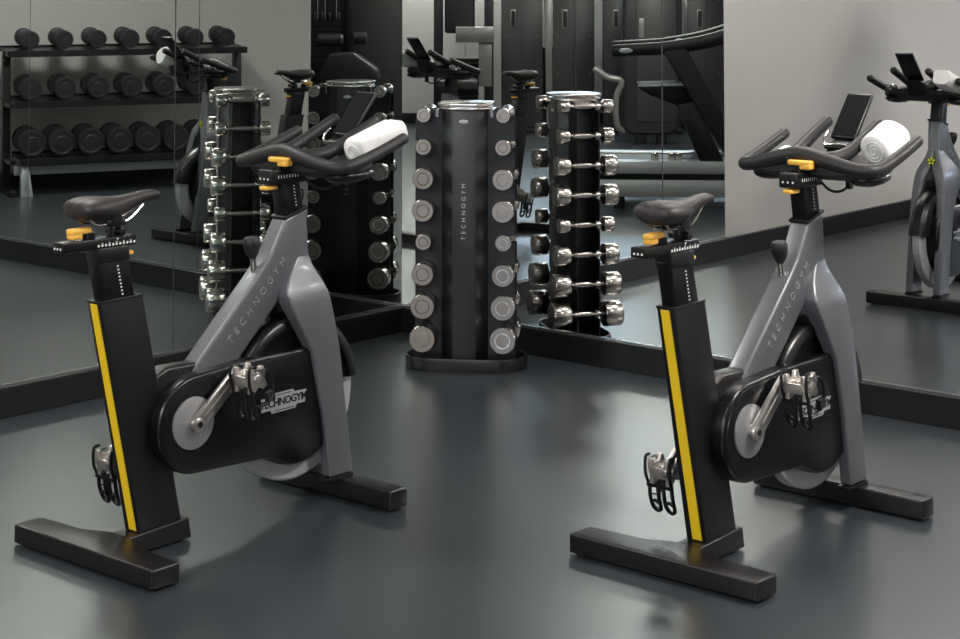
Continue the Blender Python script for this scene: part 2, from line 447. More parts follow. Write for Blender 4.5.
    def fair(bm):
        ring = []
        n = 26
        for i in range(n + 1):
            a = R(8 + 182 * i / n)
            rings_c = Vector((fc[0] + math.cos(a) * 0.0, 0, fc[1]))
            c, s = math.cos(a), math.sin(a)
            prof = [(0.17, -0.036), (0.222, -0.036), (0.230, -0.048), (0.256, -0.048), (0.270, -0.034), (0.274, -0.012), (0.274, 0.012), (0.270, 0.034), (0.256, 0.048), (0.230, 0.048), (0.222, 0.036), (0.17, 0.036)]
            ring.append([(fc[0] + r * c, y, fc[1] + r * s) for r, y in prof])
        loft(bm, ring)
    part('flywheel_fairing', fair, M['cover'], t, ang=50)
    # --- chain cover
    def outline_cover(k=0.0):
        P = []
        r1 = 0.148 - k; r2 = 0.205 - k
        for i in range(19):
            a = R(98 + (262 - 98) * i / 18 + 8 * (i / 18)); P.append((0.326 + r1 * math.cos(a), 0.351 + r1 * math.sin(a)))
        for i in range(20):
            a = R(232 + (405 - 232) * i / 19); P.append((0.738 + r2 * math.cos(a), 0.353 + r2 * math.sin(a)))
        P.append((0.79, 0.512 - k)); P.append((0.483, 0.509 - k))
        return P
    part('chain_cover', lambda bm: prism(bm, outline_cover(), -0.075, 0.075), M['cover'], t, 0.012, 4)
    part('side_panel', lambda bm: prism(bm, outline_cover(0.013), -0.0775, -0.070), M['cover'], t, 0.002, 2)
    def shell(bm):
        prism(bm, [(0.20, 0.28), (0.19, 0.505), (0.25, 0.528), (0.36, 0.525), (0.45, 0.49), (0.45, 0.28)], -0.030, 0.030)
    part('crank_shell', shell, M['footb'], t, 0.012, 4)
    lm = frame((0.671, -0.0790, 0.362), (1, 0, 0.02), (-0.02, 0, 1))
    def plate(bm):
        w = [(-0.094, -0.021), (-0.056, -0.021), (-0.050, -0.032), (0.050, -0.032), (0.056, -0.021), (0.092, -0.021), (0.098, 0.018), (0.046, 0.020), (0.041, 0.029), (-0.044, 0.029), (-0.049, 0.020), (-0.094, 0.020)]
        prism(bm, w, -0.0008, 0.0008, 'z'); bmesh.ops.transform(bm, matrix=lm, verts=bm.verts)
    bd = part('logo_plate', plate, M['badge'], t, smooth=False); bd['label'] = 'silver maker badge'
    text_mesh('badge_lettering', 'TECHNOGYM', M['black'], bd, lm @ Matrix.Translation((0, -0.001, 0.0012)), 0.0335, 0.92, 0.0006, 'CENTER', 0.0008)
    for q in ((-0.040, 0.045, -0.0272, -0.0245), (-0.028, 0.034, 0.0212, 0.0236)):
        def bline(bm):
            box(bm, *q, 0.0006, 0.0014); bmesh.ops.transform(bm, matrix=lm, verts=bm.verts)
        part('badge_line', bline, M['black'], bd, smooth=False)
    # embossed name on the frame tube
    text_mesh('frame_lettering', 'TECHNOGYM', M['letter'], t, frame((0.484, -0.0342, 0.566), (0.72, 0, 0.72), (-0.72, 0, 0.72)), 0.034, 1.84, 0.0016)
    # emblem on the front of the head
    def emb(bm):
        lathe(bm, [(0.021, 0.0), (0.022, 0.002), (0.021, 0.005)], (0, 0, 0), 'x', 28)
    e = part('emblem', emb, M['black'], t, loc=(0.842, 0, 0.744)); e.rotation_euler = (0, R(-16), 0)
    def petals(bm):
        for k in range(5):
            a = R(90 + 72 * k)
            q = [(math.cos(a + d) * r, math.sin(a + d) * r) for r, d in ((0.004, 0), (0.013, -0.42), (0.021, -0.30), (0.021, 0.30), (0.013, 0.42))]
            prism(bm, q, 0.005, 0.0062, 'x')
    part('emblem_star', petals, M['lime'], e, smooth=False)['label'] = 'lime star petals'
    # --- crank, disc, pedals
    part('crank_disc', lambda bm: lathe(bm, [(0.02, -0.094), (0.072, -0.086), (0.078, -0.084), (0.078, -0.076)], (0.305, 0, 0.360), 'y', 56), M['disc'], t)['label'] = 'grey crank disc'
    cr = Vector((0.302, 0, 0.361)); tp = Vector((0.150, 0, 0.122))
    for s, sg in ((-1, 1), (1, -1)):
        def arm(bm):
            d = tp * sg; u = d.normalized(); n = Vector((-u.z, 0, u.x))
            y0, y1 = s * 0.096, s * 0.113
            for q0, q1, w0, w1 in ((Vector((0, 0, 0)), d, 0.0250, 0.0225),):
                pr = []
                for i in range(9):
                    a = math.pi / 2 + math.pi * i / 8; pr.append(q0 + u * math.cos(a) * w0 + n * math.sin(a) * w0)
                for i in range(9):
                    a = -math.pi / 2 + math.pi * i / 8; pr.append(q1 + u * math.cos(a) * w1 + n * math.sin(a) * w1)
                prism(bm, [(p.x + cr.x, p.z + cr.z) for p in pr], min(y0, y1), max(y0, y1))
            g0 = d * 0.16; g1 = d * 0.86
            pr = [g0 + n * 0.006, g1 + n * 0.005, g1 - n * 0.005, g0 - n * 0.006]
            prism(bm, [(p.x + cr.x, p.z + cr.z) for p in pr], s * 0.111, s * 0.1155)
            lathe(bm, [(0.024, s * 0.078), (0.022, s * 0.112), (0.013, s * 0.1155)], (cr.x, 0, cr.z), 'y', 24)
        a = part('crank_arm', arm, M['steel'], t, 0.003, 2)
        part('axle_bolt', lambda bm: lathe(bm, [(0.009, s * 0.110), (0.009, s * 0.1175), (0.0045, s * 0.1165)], (cr.x, 0, cr.z), 'y', 18), M['black'], a)
        px, pz = cr.x + tp.x * sg + (0.018 if s > 0 else 0), cr.z + tp.z * sg
        part('pedal_axle', lambda bm: lathe(bm, [(0.008, s * 0.10), (0.011, s * 0.115), (0.008, s * 0.16)], (px, 0, pz), 'y', 14), M['steel'], a)
        pedal(t, 'pedal', px, s * (0.165 if s < 0 else 0.128), pz, s)
    # --- handlebar post and controls
    part('handlebar_post', lambda bm: slant(bm, (0.728, 0.806, 0.915, 0.94), (0.706, 0.784, 1.045, 1.045), -0.028, 0.028), M['cover'], t, 0.005, 3)
    part('head_collar', lambda bm: slant(bm, (0.716, 0.815, 0.920, 0.949), (0.714, 0.814, 0.930, 0.959), -0.036, 0.036), M['black'], t, 0.003, 2)
    def hmarks(bm):
        for k in range(7):
            z = 0.962 + k * 0.0105; x = 0.775 - (z - 0.93) * 0.18
            box(bm, x - 0.0025, x + 0.0025, -0.0288, -0.0275, z, z + 0.004)
    part('post_scale', hmarks, M['white'], t, smooth=False)
    part('handlebar_scale', lambda bm: [box(bm, 0.685 + k * 0.012, 0.688 + k * 0.012, -0.0345, -0.0335, 1.056, 1.066) for k in range(8)], M['white'], t, smooth=False)
    part('slider_end_dots', lambda bm: [box(bm, 0.6548, 0.657, y - .003, y + .003, 1.052, 1.058) for y in (-0.018, 0.0, 0.018)], M['white'], t, smooth=False)
    part('handlebar_slider', lambda bm: box(bm, 0.656, 0.81, -0.034, 0.034, 1.036, 1.085), M['black'], t, 0.006, 3)
    part('handlebar_lever', lambda bm: prism(bm, [(0.694, 0.026), (0.712, 0.028), (0.728, -0.01), (0.732, -0.05), (0.714, -0.058), (0.694, -0.056), (0.690, -0.02), (0.688, 0.0)], 1.106, 1.122, 'z') or box(bm, 0.692, 0.728, -0.057, -0.018, 1.094, 1.112), M['amber'], t, 0.005, 3)['label'] = 'amber handlebar lever'
    part('lever_stem', lambda bm: lathe(bm, [(0.012, 1.08), (0.012, 1.108)], (0.708, -0.012, 0), 'z', 16), M['black'], t)
    part('post_lever', lambda bm: prism(bm, [(0.648, -0.018), (0.646, 0.014), (0.675, 0.018), (0.70, 0.016), (0.70, -0.018), (0.672, -0.022)], 1.020, 1.032, 'z'), M['amber'], t, 0.004, 3)['label'] = 'amber lever on the handlebar post'
    # --- moulded handlebar: rear cross bar, two outer horns, two aero horns, tray between
    def hbar(bm):
        path = [(1.032, 0.243, 1.166), (0.95, 0.243, 1.138), (0.86, 0.243, 1.109), (0.792, 0.240, 1.090), (0.760, 0.222, 1.086), (0.748, 0.170, 1.094), (0.742, 0.090, 1.115), (0.742, 0.0, 1.132),
                (0.742, -0.090, 1.115), (0.752, -0.170, 1.096), (0.768, -0.222, 1.092), (0.800, -0.241, 1.096), (0.87, -0.244, 1.113), (0.96, -0.245, 1.140), (1.042, -0.245, 1.168)]
        tube(bm, path, [0.0185, 0.0185, 0.019, 0.020, 0.022, 0.023, 0.025, 0.027, 0.025, 0.023, 0.022, 0.021, 0.020, 0.019, 0.0185], 18, 6)
        for s in (-1, 1):
            tube(bm, [(0.735, s * 0.03, 1.118), (0.80, s * 0.072, 1.116), (0.87, s * 0.090, 1.132), (0.97, s * 0.095, 1.174), (1.062, s * 0.095, 1.213)], [0.026, 0.026, 0.022, 0.0195, 0.019], 16, 6)
        # tray
        rings = []
        for x, w, zt, zb in ((0.735, 0.17, 1.098, 1.072), (0.78, 0.225, 1.086, 1.052), (0.86, 0.228, 1.084, 1.045), (0.93, 0.215, 1.096, 1.056), (0.985, 0.15, 1.116, 1.088)):
            ring = []
            for k in range(28):
                a = 2 * math.pi * k / 28; c, s2 = math.cos(a), math.sin(a)
                y = w * math.copysign(abs(c) ** 0.45, c)
                zz = (zt + zb) / 2 + (zt - zb) / 2 * math.copysign(abs(s2) ** 0.6, s2) + 0.012 * (abs(y) / 0.23) ** 4
                ring.append((x, y, zz))
            rings.append(ring)
        loft(bm, rings)
    part('handlebar', hbar, M['rubber'], t, ang=50, loc=(0, 0, 0.005))
    for s in (-1, 1):
        def pod(bm):
            rings = []
            for x, q in ((0.775, 0.35), (0.795, 0.8), (0.83, 1.0), (0.88, 0.95), (0.93, 0.7), (0.96, 0.3)):
                rings.append([(x, s * 0.172 + 0.055 * q * math.cos(2 * math.pi * k / 18), 1.064 + 0.026 * q * math.sin(2 * math.pi * k / 18)) for k in range(18)])
            loft(bm, rings)
        part('bottle_cup', pod, M['cover'], t, ang=60)
    # console plate between the aero horns
    bl, br, tl, tr = Vector((1.002, 0.053, 1.172)), Vector((0.998, -0.043, 1.172)), Vector((1.122, 0.053, 1.314)), Vector((1.118, -0.043, 1.314))
    cn = (br - bl).cross(tl - bl).normalized()
    def console(bm):
        if cn.x > 0: off = cn
        else: off = -cn
        q = [bl, br, tr, tl]
        hexa(bm, [tuple(p) for p in q] + [tuple(p + off * 0.016) for p in q])
    cons = part('console', console, M['black'], t, 0.006, 3)
    back = cn if cn.x < 0 else -cn
    def face(bm):
        ctr = (bl + tr) / 2
        q = [ctr + (p - ctr) * 0.90 for p in (bl, br, tr, tl)]
        hexa(bm, [tuple(p + back * 0.0015) for p in q] + [tuple(p - back * 0.002) for p in q])
    part('console_face', face, M['screen'], cons, 0.0008, 1)
    def cbase(bm):
        slant(bm, (0.93, 1.01, 1.085, 1.085), (0.975, 1.040, 1.158, 1.170), -0.042, 0.042)
        box(bm, 0.945, 1.0, -0.044, 0.044, 1.136, 1.150)
    part('console_base', cbase, M['black'], t, 0.008, 3)
    def clip(bm):
        tube(bm, [(0.965, 0.048, 1.150), (0.972, 0.054, 1.168), (1.0, 0.056, 1.190)], 0.004, 8, 4)
        tube(bm, [(0.952, -0.040, 1.152), (0.948, 0.0, 1.154), (0.952, 0.048, 1.152)], 0.0035, 8, 4)
    part('console_clip', clip, M['chrome'], cons)['label'] = 'chrome wire clip'
    # resistance knob on the frame
    def knob(bm):
        lathe(bm, [(0.010, 0.0), (0.021, 0.018), (0.026, 0.040), (0.027, 0.058), (0.021, 0.068), (0.0, 0.070)], (0, 0, 0), 'z', 24)
    k = part('resistance_knob', knob, M['rubber'], t, loc=(0.610, 0, 0.808)); k.rotation_euler = (0, R(-8), 0)
    part('knob_stem', lambda bm: lathe(bm, [(0.010, -0.045), (0.010, 0.005)], (0, 0, 0), 'z', 16), M['chrome'], k)
    def cable(bm):
        tube(bm, [(0.80, -0.03, 1.05), (0.83, -0.045, 1.02), (0.87, -0.06, 1.012), (0.90, -0.075, 1.03), (0.895, -0.085, 1.055)], 0.0045, 8, 5)
        box(bm, 0.885, 0.905, -0.088, -0.072, 1.02, 1.06)
    part('console_cable', cable, M['black'], t)
    return t

LB = (-1.116, 5.300); LH = 0.8552
RB = (0.529, 5.208); RH = 0.8501
bikeL = make_bike('black and silver indoor cycle on the left, beside the left mirrored wall', LB, LH)
bikeR = dup(bikeL, (RB[0], RB[1], 0), RH, 'black and silver indoor cycle on the right, in front of the mirrored grey wall', 'indoor cycles')

def on_bike(base, h, l):
    c, s = math.cos(h), math.sin(h)
    return (base[0] + c * l[0] - s * l[1], base[1] + s * l[0] + c * l[1], l[2] * BZ)

# rolled towels lying between aero horn and outer horn
def roll_mesh(bm, L, ry, rz, sq, seed, taper):
    rnd = random.Random(seed); seg, nl = 40, 22
    ph = [rnd.uniform(0, 6.28) for _ in range(6)]
    rings = []
    for i in range(nl + 1):
        u = i / nl; x = -L / 2 + L * u
        e = min(u, 1 - u) * nl
        k = 1.0 if e >= 2 else (0.86, 0.96)[int(e)]
        k *= 1 + taper * (u - 0.5)
        ring = []
        for j in range(seg):
            a = 2 * math.pi * j / seg; c, s = math.cos(a), math.sin(a)
            w = 1 + 0.025 * math.sin(3 * a + ph[0] + 4 * u) + 0.02 * math.sin(5 * a + ph[1] - 6 * u) + 0.012 * math.sin(9 * u + ph[2])
            lap = 0.05 * max(0.0, 1 - abs(((a - 1.1 + math.pi) % (2 * math.pi)) - math.pi) / 0.35)
            ring.append((x, ry * k * (w + lap) * math.copysign(abs(c) ** sq, c), rz * k * (w + lap) * math.copysign(abs(s) ** sq, s)))
        rings.append(ring)
    loft(bm, rings)

def towel(base, h, l, L, ry, rz, sq, pitch, yaw, seed, label, taper=0.0):
    bm = N(); roll_mesh(bm, L, ry, rz, sq, seed, taper)
    o = obj('towel', bm, M['towel'], ang=80)
    o.location = on_bike(base, h, l); o.rotation_euler = (0, -pitch, h + yaw)
    tag(o, label, 'towel', 'rolled towels on the bikes')
    def spiral(bm):
        pts = []
        for i in range(46):
            a = i * 0.42; r = 0.10 + 0.72 * i / 46
            pts.append((-L / 2 - 0.001, ry * 0.86 * r * math.cos(a), rz * 0.86 * r * math.sin(a)))
        tube(bm, pts, 0.0032, 6, 0)
    part('rolled_end', spiral, M['towel'], o, ang=80)
    return o
towel(LB, LH, (0.990, -0.170, 1.164), 0.205, 0.050, 0.041, 0.62, R(17), R(-3), 3, 'white folded towel wedged in the right side of the left bike handlebar')
tr_ = towel(RB, RH, (0.965, -0.171, 1.165), 0.135, 0.055, 0.056, 0.95, R(17), R(-4), 8, 'plump white rolled towel in the right side of the right bike handlebar', 0.08)
def mono(bm):
    pts = [(-0.04 + 0.006 * i, -0.040 + 0.001 * i, 0.041 + 0.003 * math.sin(i * 2.1)) for i in range(11)]
    tube(bm, pts, 0.0014, 6, 3)
part('embroidery', mono, M['stitch'], tr_)['label'] = 'small grey embroidery'
def wrapm(bm):
    bmesh.ops.create_icosphere(bm, subdivisions=3, radius=1)
    rnd = random.Random(5)
    for v in bm.verts:
        k = 1 + 0.22 * math.sin(7 * v.co.x + 3 * v.co.y) * math.cos(6 * v.co.z + 2 * v.co.x) + rnd.uniform(-.06, .06)
        v.co = Vector((v.co.x * 0.042 * k, v.co.y * 0.030 * k, v.co.z * 0.018 * k))
for base, h, lab in ((LB, LH, 'small crumpled silvery wrap lying in the left side of the left bike handlebar'), (RB, RH, 'small crumpled silvery wrap lying in the left side of the right bike handlebar')):
    bm = N(); wrapm(bm)
    o = obj('plastic_wrap', bm, M['wrap'], ang=20); o.location = on_bike(base, h, (0.92, 0.175, 1.118)); o.rotation_euler = (0, R(-15), h)
    tag(o, lab, 'wrap', 'wraps in the handlebars')

# ------------------------------------------------------------------ chrome dumbbell tower
TA = R(264)
TP = (-0.0590, 7.907)
tw = thing('dumbbell_tower', 'black free-standing dumbbell tower with chrome cap in the mirrored corner', 'dumbbell tower', (TP[0], TP[1], 0), TA)
tw.scale = (1, 1, 0.991)
def stadium(hw, hd, n=12):
    P = []
    for i in range(n + 1):
        a = -math.pi / 2 + math.pi * i / n; P.append((hd * math.sin(a), hw - hd + hd * math.cos(a)))
    for i in range(n + 1):
        a = math.pi / 2 + math.pi * i / n; P.append((hd * math.sin(a), -(hw - hd) + hd * math.cos(a)))
    return P
def tbase(bm):
    o, i_ = stadium(0.264, 0.125), stadium(0.256, 0.117)
    n = len(o)
    rings = [[(x, y, 0.0) for x, y in o], [(x, y, 0.056) for x, y in o], [(x, y, 0.056) for x, y in i_], [(x, y, 0.018) for x, y in i_]]
    loft(bm, rings)
part('base_tray', tbase, M['tower'], tw, 0.0025, 2)
oct_ = [(0.098, -0.048), (0.098, 0.048), (0.058, 0.100), (-0.058, 0.100), (-0.098, 0.048), (-0.098, -0.048), (-0.058, -0.100), (0.058, -0.100)]
part('column', lambda bm: prism(bm, oct_, 0.018, 1.118, 'z'), M['tower'], tw, 0.004, 2)
for s in (-1, 1):
    fp = part('front_panel', lambda bm: box(bm, s * 0.0985 - 0.0035, s * 0.0985 + 0.0035, -0.050, 0.050, 0.03, 1.114), M['towerf'], tw, 0.002, 2)
    up = (0, -1, 0) if s > 0 else (0, 1, 0)
    text_mesh('tower_lettering', 'TECHNOGYM', M['badge'], fp, frame((s * 0.1022, 0, 0.56), (0, 0, 1), up), 0.025, 1.85, 0.0008)
    part('oval_badge', lambda bm: [lathe(bm, [(0.02, 0), (0.02, s * 0.003), (0.017, s * 0.004)], (0, 0, 0), 'x', 24), bmesh.ops.scale(bm, vec=(1, 1, 0.42), verts=bm.verts)], M['badge'], fp, loc=(s * 0.102, 0, 1.068))
ZR = [1.095 - 0.1356 * k for k in range(8)]
HR = [0.031, 0.035, 0.046, 0.048, 0.035, 0.048, 0.053, 0.057]
HL = [0.048, 0.052, 0.066, 0.070, 0.052, 0.070, 0.080, 0.088]
HY = 0.171
for s in (-1, 1):
    for x in (-0.052, 0.052):
        def wing(bm):
            P = [(s * 0.09, 0.02), (s * 0.215, 0.02)]
            for z in reversed(ZR):
                P += [(s * 0.215, z - 0.016), (s * (HY - 0.016), z - 0.0155), (s * (HY - 0.016), z + 0.0155), (s * 0.215, z + 0.022)]
            P += [(s * 0.215, 1.117), (s * 0.09, 1.117)]
            prism(bm, P, x - 0.003, x + 0.003, 'x')
        part('cradle_plate', wing, M['tower'], tw, smooth=False)
def cap(bm):
    o1 = [(x * 1.14, y * 1.12) for x, y in oct_]
    prism(bm, o1, 1.118, 1.127, 'z')
    prism(bm, [(x * 1.2, y * 1.18) for x, y in oct_], 1.133, 1.146, 'z')
    prism(bm, [(x * .95, y * .95) for x, y in oct_], 1.126, 1.135, 'z')
part('top_cap', cap, M['chrome'], tw, 0.003, 2)['label'] = 'chrome octagonal cap'
for s in (-1, 1):
    def brk(bm):
        box(bm, -0.075, 0.075, s * 0.118 - 0.006, s * 0.118 + 0.006, 1.085, 1.118)
    part('top_rail', brk, M['chrome'], tw)
words = ['topmost', 'second from the top', 'third from the top', 'fourth from the top', 'fourth from the bottom', 'third from the bottom', 'second from the bottom', 'lowest']
for k in range(8):
    proto = None
    r, hl = HR[k], HL[k]
    for s, side in ((-1, 'left'), (1, 'right')):
        c, sn = math.cos(TA), math.sin(TA)
        loc = (TP[0] - sn * s * HY, TP[1] + c * s * HY, ZR[k] * 0.991)
        lab = 'chrome dumbbell %s in the %s column of the tower' % (words[k], side)
        if proto is None:
            proto = thing('chrome_dumbbell', lab, 'dumbbell', loc, TA, 'chrome dumbbells on the tower')
            part('handle', lambda bm: lathe(bm, [(0.011, -0.08), (0.0125, -0.05), (0.0145, 0.0), (0.0125, 0.05), (0.011, 0.08)], (0, 0, 0), 'x', 20), M['chrome'], proto)
            for q in (-1, 1):
                x0 = q * 0.078; x1 = q * (0.078 + hl)
                h = part('head', lambda bm: lathe(bm, [(0.012, x0 - q * 0.008), (r * 0.72, x0 - q * 0.001), (r * 0.95, x0 + q * 0.004), (r, x0 + q * 0.009), (r, x0 + q * hl * 0.5), (r, x1 - q * 0.007), (r * 0.93, x1)], (0, 0, 0), 'x', 36), M['chrome'], proto)
                def face(bm):
                    lathe(bm, [(r * 0.93, x1 - q * 0.002), (r * 0.92, x1 + q * 0.0002), (r * 0.60, x1 + q * 0.0002), (r * 0.57, x1 - q * 0.0015), (r * 0.52, x1 - q * 0.0015), (r * 0.48, x1 + q * 0.0008), (r * 0.2, x1 + q * 0.0008)], (0, 0, 0), 'x', 36)
                part('head_face', face, M['headface'], h)
        else:
            dup(proto, loc, TA, lab)

# ------------------------------------------------------------------ rack with rubber dumbbells (seen in the mirrors)
rp, ryaw = beyond(rv.x, rv.y, YAW, 'L')
RL = 1.855
rack = thing('dumbbell_rack', 'three-tier black and grey rack of rubber dumbbells against the grey wall', 'dumbbell rack', (rp.x, rp.y, 0), ryaw)
rack.scale = (1, 1, 0.991)
def rloc(x, y, z):
    c, s = math.cos(ryaw), math.sin(ryaw); return (rp.x + c * x - s * y, rp.y + s * x + c * y, z * 0.991)
part('cross_beam', lambda bm: box(bm, 0.02, RL - 0.02, 0.10, 0.14, 0.155, 0.225), M['rackgrey'], rack, 0.004, 2)['label'] = 'grey beam under the bottom shelf'
for x in (-0.03, RL - 0.03):
    sf = part('side_frame', lambda bm: [hexa(bm, [(x, 0.30, 0.03), (x + 0.06, 0.30, 0.03), (x + 0.06, 0.40, 0.03), (x, 0.40, 0.03), (x, 0.34, 1.10), (x + 0.06, 0.34, 1.10), (x + 0.06, 0.41, 1.10), (x, 0.41, 1.10)]),
                                      box(bm, x, x + 0.06, 0.0, 0.55, 0.0, 0.045)], M['tower'], rack, 0.004, 2)
    def fleg(bm):
        hexa(bm, [(x - 0.01, -0.01, 0.0), (x + 0.085, -0.01, 0.0), (x + 0.085, 0.06, 0.0), (x - 0.01, 0.06, 0.0), (x + 0.005, 0.06, 0.27), (x + 0.055, 0.06, 0.27), (x + 0.055, 0.12, 0.27), (x + 0.005, 0.12, 0.27)])
        box(bm, x + 0.03, x + 0.04, -0.013, -0.005, 0.02, 0.2)
    fleg_dx = 0.09 if x < 0.5 else -0.09
    part('front_leg', fleg, M['rackgrey'], rack, 0.004, 2, loc=(fleg_dx, 0, 0))['label'] = 'grey front leg'
    def arms(bm):
        for z, y in ((0.27, 0.05), (0.70, 0.12), (1.09, 0.16)):
            hexa(bm, [(x + .01, y, z - .03), (x + .05, y, z - .03), (x + .05, 0.38, z - .03), (x + .01, 0.38, z - .03), (x + .01, y, z), (x + .05, y, z), (x + .05, 0.38, z), (x + .01, 0.38, z)])
    part('shelf_arm', arms, M['tower'], rack)
for z, y, sx in ((0.27, 0.02, 0.05), (0.70, 0.10, 0.02), (1.09, 0.15, -0.03)):
    def shelf(bm):
        hexa(bm, [(sx, y, z), (RL + 0.02, y, z), (RL + 0.02, y + 0.34, z + 0.018), (sx, y + 0.34, z + 0.018), (sx, y, z + 0.012), (RL + 0.02, y, z + 0.012), (RL + 0.02, y + 0.34, z + 0.030), (sx, y + 0.34, z + 0.030)])
        box(bm, sx, RL + 0.02, y - 0.006, y + 0.006, z - 0.035, z + 0.014)
        box(bm, sx, RL + 0.02, y + 0.334, y + 0.346, z + 0.0, z + 0.045)
    part('shelf', shelf, M['tower'], rack, 0.002, 1)
def rub(r, label, loc, n):
    t = thing('rubber_dumbbell', label, 'dumbbell', loc, ryaw, 'rubber dumbbells on the rack')
    t.rotation_euler = (R(3.5), 0, ryaw)
    part('handle', lambda bm: lathe(bm, [(0.014, -0.08), (0.017, 0.0), (0.014, 0.08)], (0, 0, 0), 'y', 16), M['chrome'], t)
    for q in (-1, 1):
        h = part('head', lambda bm: lathe(bm, [(0.02, q * 0.078), (r * 0.8, q * 0.080), (r * 0.97, q * 0.086), (r, q * 0.094), (r, q * 0.140), (r * 0.96, q * 0.150), (r * 0.80, q * 0.152), (r * 0.76, q * 0.148), (r * 0.5, q * 0.148), (r * 0.46, q * 0.151)], (0, 0, 0), 'y', 30), M['rubberhead'], t)
    return t
ordn = ['first', 'second', 'third', 'fourth', 'fifth', 'sixth', 'seventh', 'eighth']
for tier, z, y, r, n, nm in ((0, 1.09, 0.15, 0.071, 7, 'top'), (1, 0.70, 0.10, 0.086, 7, 'middle'), (2, 0.27, 0.02, 0.104, 8, 'bottom')):
    proto = None
    for i in range(n):
        x = 0.145 + (RL - 0.29) * i / (n - 1)
        loc = rloc(x, y + 0.168, z + 0.032 + r * 1.01)
        lab = '%s black rubber dumbbell from the left end of the rack, %s shelf' % (ordn[i], nm)
        if proto is None: proto = rub(r, lab, loc, n)
        else:
            d = dup(proto, loc, ryaw, lab); d.rotation_euler = (R(3.5), 0, ryaw)

# ------------------------------------------------------------------ treadmill (seen in the right mirror)
tp_, tyaw = beyond(0.797, 13.08, R(-4), 'R')
tm = thing('treadmill', 'large silver and black treadmill with thick black uprights', 'treadmill', (tp_.x, tp_.y, 0), tyaw)
tm.scale = (0.99, 0.99, 0.991)
def sidebody(bm, z0, z1, y0, y1, x1=2.1):
    prism(bm, [(0.0, z0 + 0.02), (0.05, z0), (x1, z0), (x1, z1), (0.04, z1), (0.0, z1 - 0.03)], y0, y1)
part('lower_body', lambda bm: sidebody(bm, 0.095, 0.215, 0.0, 0.85), M['tsilver'], tm, 0.008, 2)
part('body_gap', lambda bm: sidebody(bm, 0.205, 0.275, 0.03, 0.82), M['black'], tm)
part('upper_rail', lambda bm: [sidebody(bm, 0.260, 0.350, 0.0, 0.16), sidebody(bm, 0.260, 0.350, 0.69, 0.85)], M['tsilver'], tm, 0.008, 2)
part('running_belt', lambda bm: box(bm, 0.03, 2.0, 0.15, 0.70, 0.26, 0.335), M['belt'], tm, 0.01, 2)
for x in (0.2, 1.9):
    for y in (0.12, 0.73):
        part('foot', lambda bm: lathe(bm, [(0.04, 0.0), (0.04, 0.10)], (x, y, 0), 'z', 16), M['rubber'], tm)
for y in (0.06, 0.79):
    part('upright', lambda bm: hexa(bm, [(1.00, y - 0.045, 0.33), (1.16, y - 0.045, 0.33), (1.16, y + 0.045, 0.33), (1.00, y + 0.045, 0.33), (0.52, y - 0.045, 1.14), (0.68, y - 0.045, 1.17), (0.68, y + 0.045, 1.17), (0.52, y + 0.045, 1.14)]), M['tread_black'], tm, 0.015, 3)
    hr = part('handrail', lambda bm: tube(bm, [(0.17, y, 1.14), (0.32, y, 1.15), (0.55, y, 1.165), (0.85, y, 1.215), (1.15, y, 1.31), (1.45, y, 1.45)], [0.046, 0.045, 0.047, 0.052, 0.056, 0.06], 16, 5), M['tread_black'], tm)
    s = -1 if y < 0.4 else 1
    part('rail_badge', lambda bm: [lathe(bm, [(0.05, 0), (0.05, s * 0.004), (0.045, s * 0.005)], (0, 0, 0), 'y', 24), bmesh.ops.scale(bm, vec=(1, 1, 0.36), verts=bm.verts)], M['badge'], hr, loc=(0.25, y + s * 0.041, 1.145))
    part('brace', lambda bm: hexa(bm, [(0.80, y - 0.03, 0.30), (0.98, y - 0.03, 0.30), (0.98, y + 0.03, 0.30), (0.80, y + 0.03, 0.30), (0.62, y - 0.03, 0.75), (0.74, y - 0.03, 0.78), (0.74, y + 0.03, 0.78), (0.62, y + 0.03, 0.75)]), M['black'], tm, 0.01, 2)
part('console_shelf', lambda bm: prism(bm, [(0.33, 0.88), (0.42, 0.82), (0.66, 0.73), (0.82, 0.74), (0.86, 0.88), (0.66, 0.89)], 0.10, 0.75), M['matte'], tm, 0.02, 3)
part('cross_bar', lambda bm: tube(bm, [(0.58, 0.06, 1.13), (0.66, 0.42, 1.18), (0.58, 0.79, 1.13)], 0.04, 14, 6), M['tread_black'], tm)
part('display', lambda bm: hexa(bm, [(1.25, 0.12, 1.40), (1.35, 0.12, 1.36), (1.35, 0.73, 1.36), (1.25, 0.73, 1.40), (1.42, 0.12, 1.86), (1.50, 0.12, 1.82), (1.50, 0.73, 1.82), (1.42, 0.73, 1.86)]), M['black'], tm, 0.02, 3)
for x in (0.46, 0.58, 0.63):
    part('rail_knob', lambda bm: lathe(bm, [(0.026, 0.35), (0.028, 0.355), (0.028, 0.40), (0.024, 0.405)], (x, 0.10, 0), 'z', 16), M['chrome'], tm)

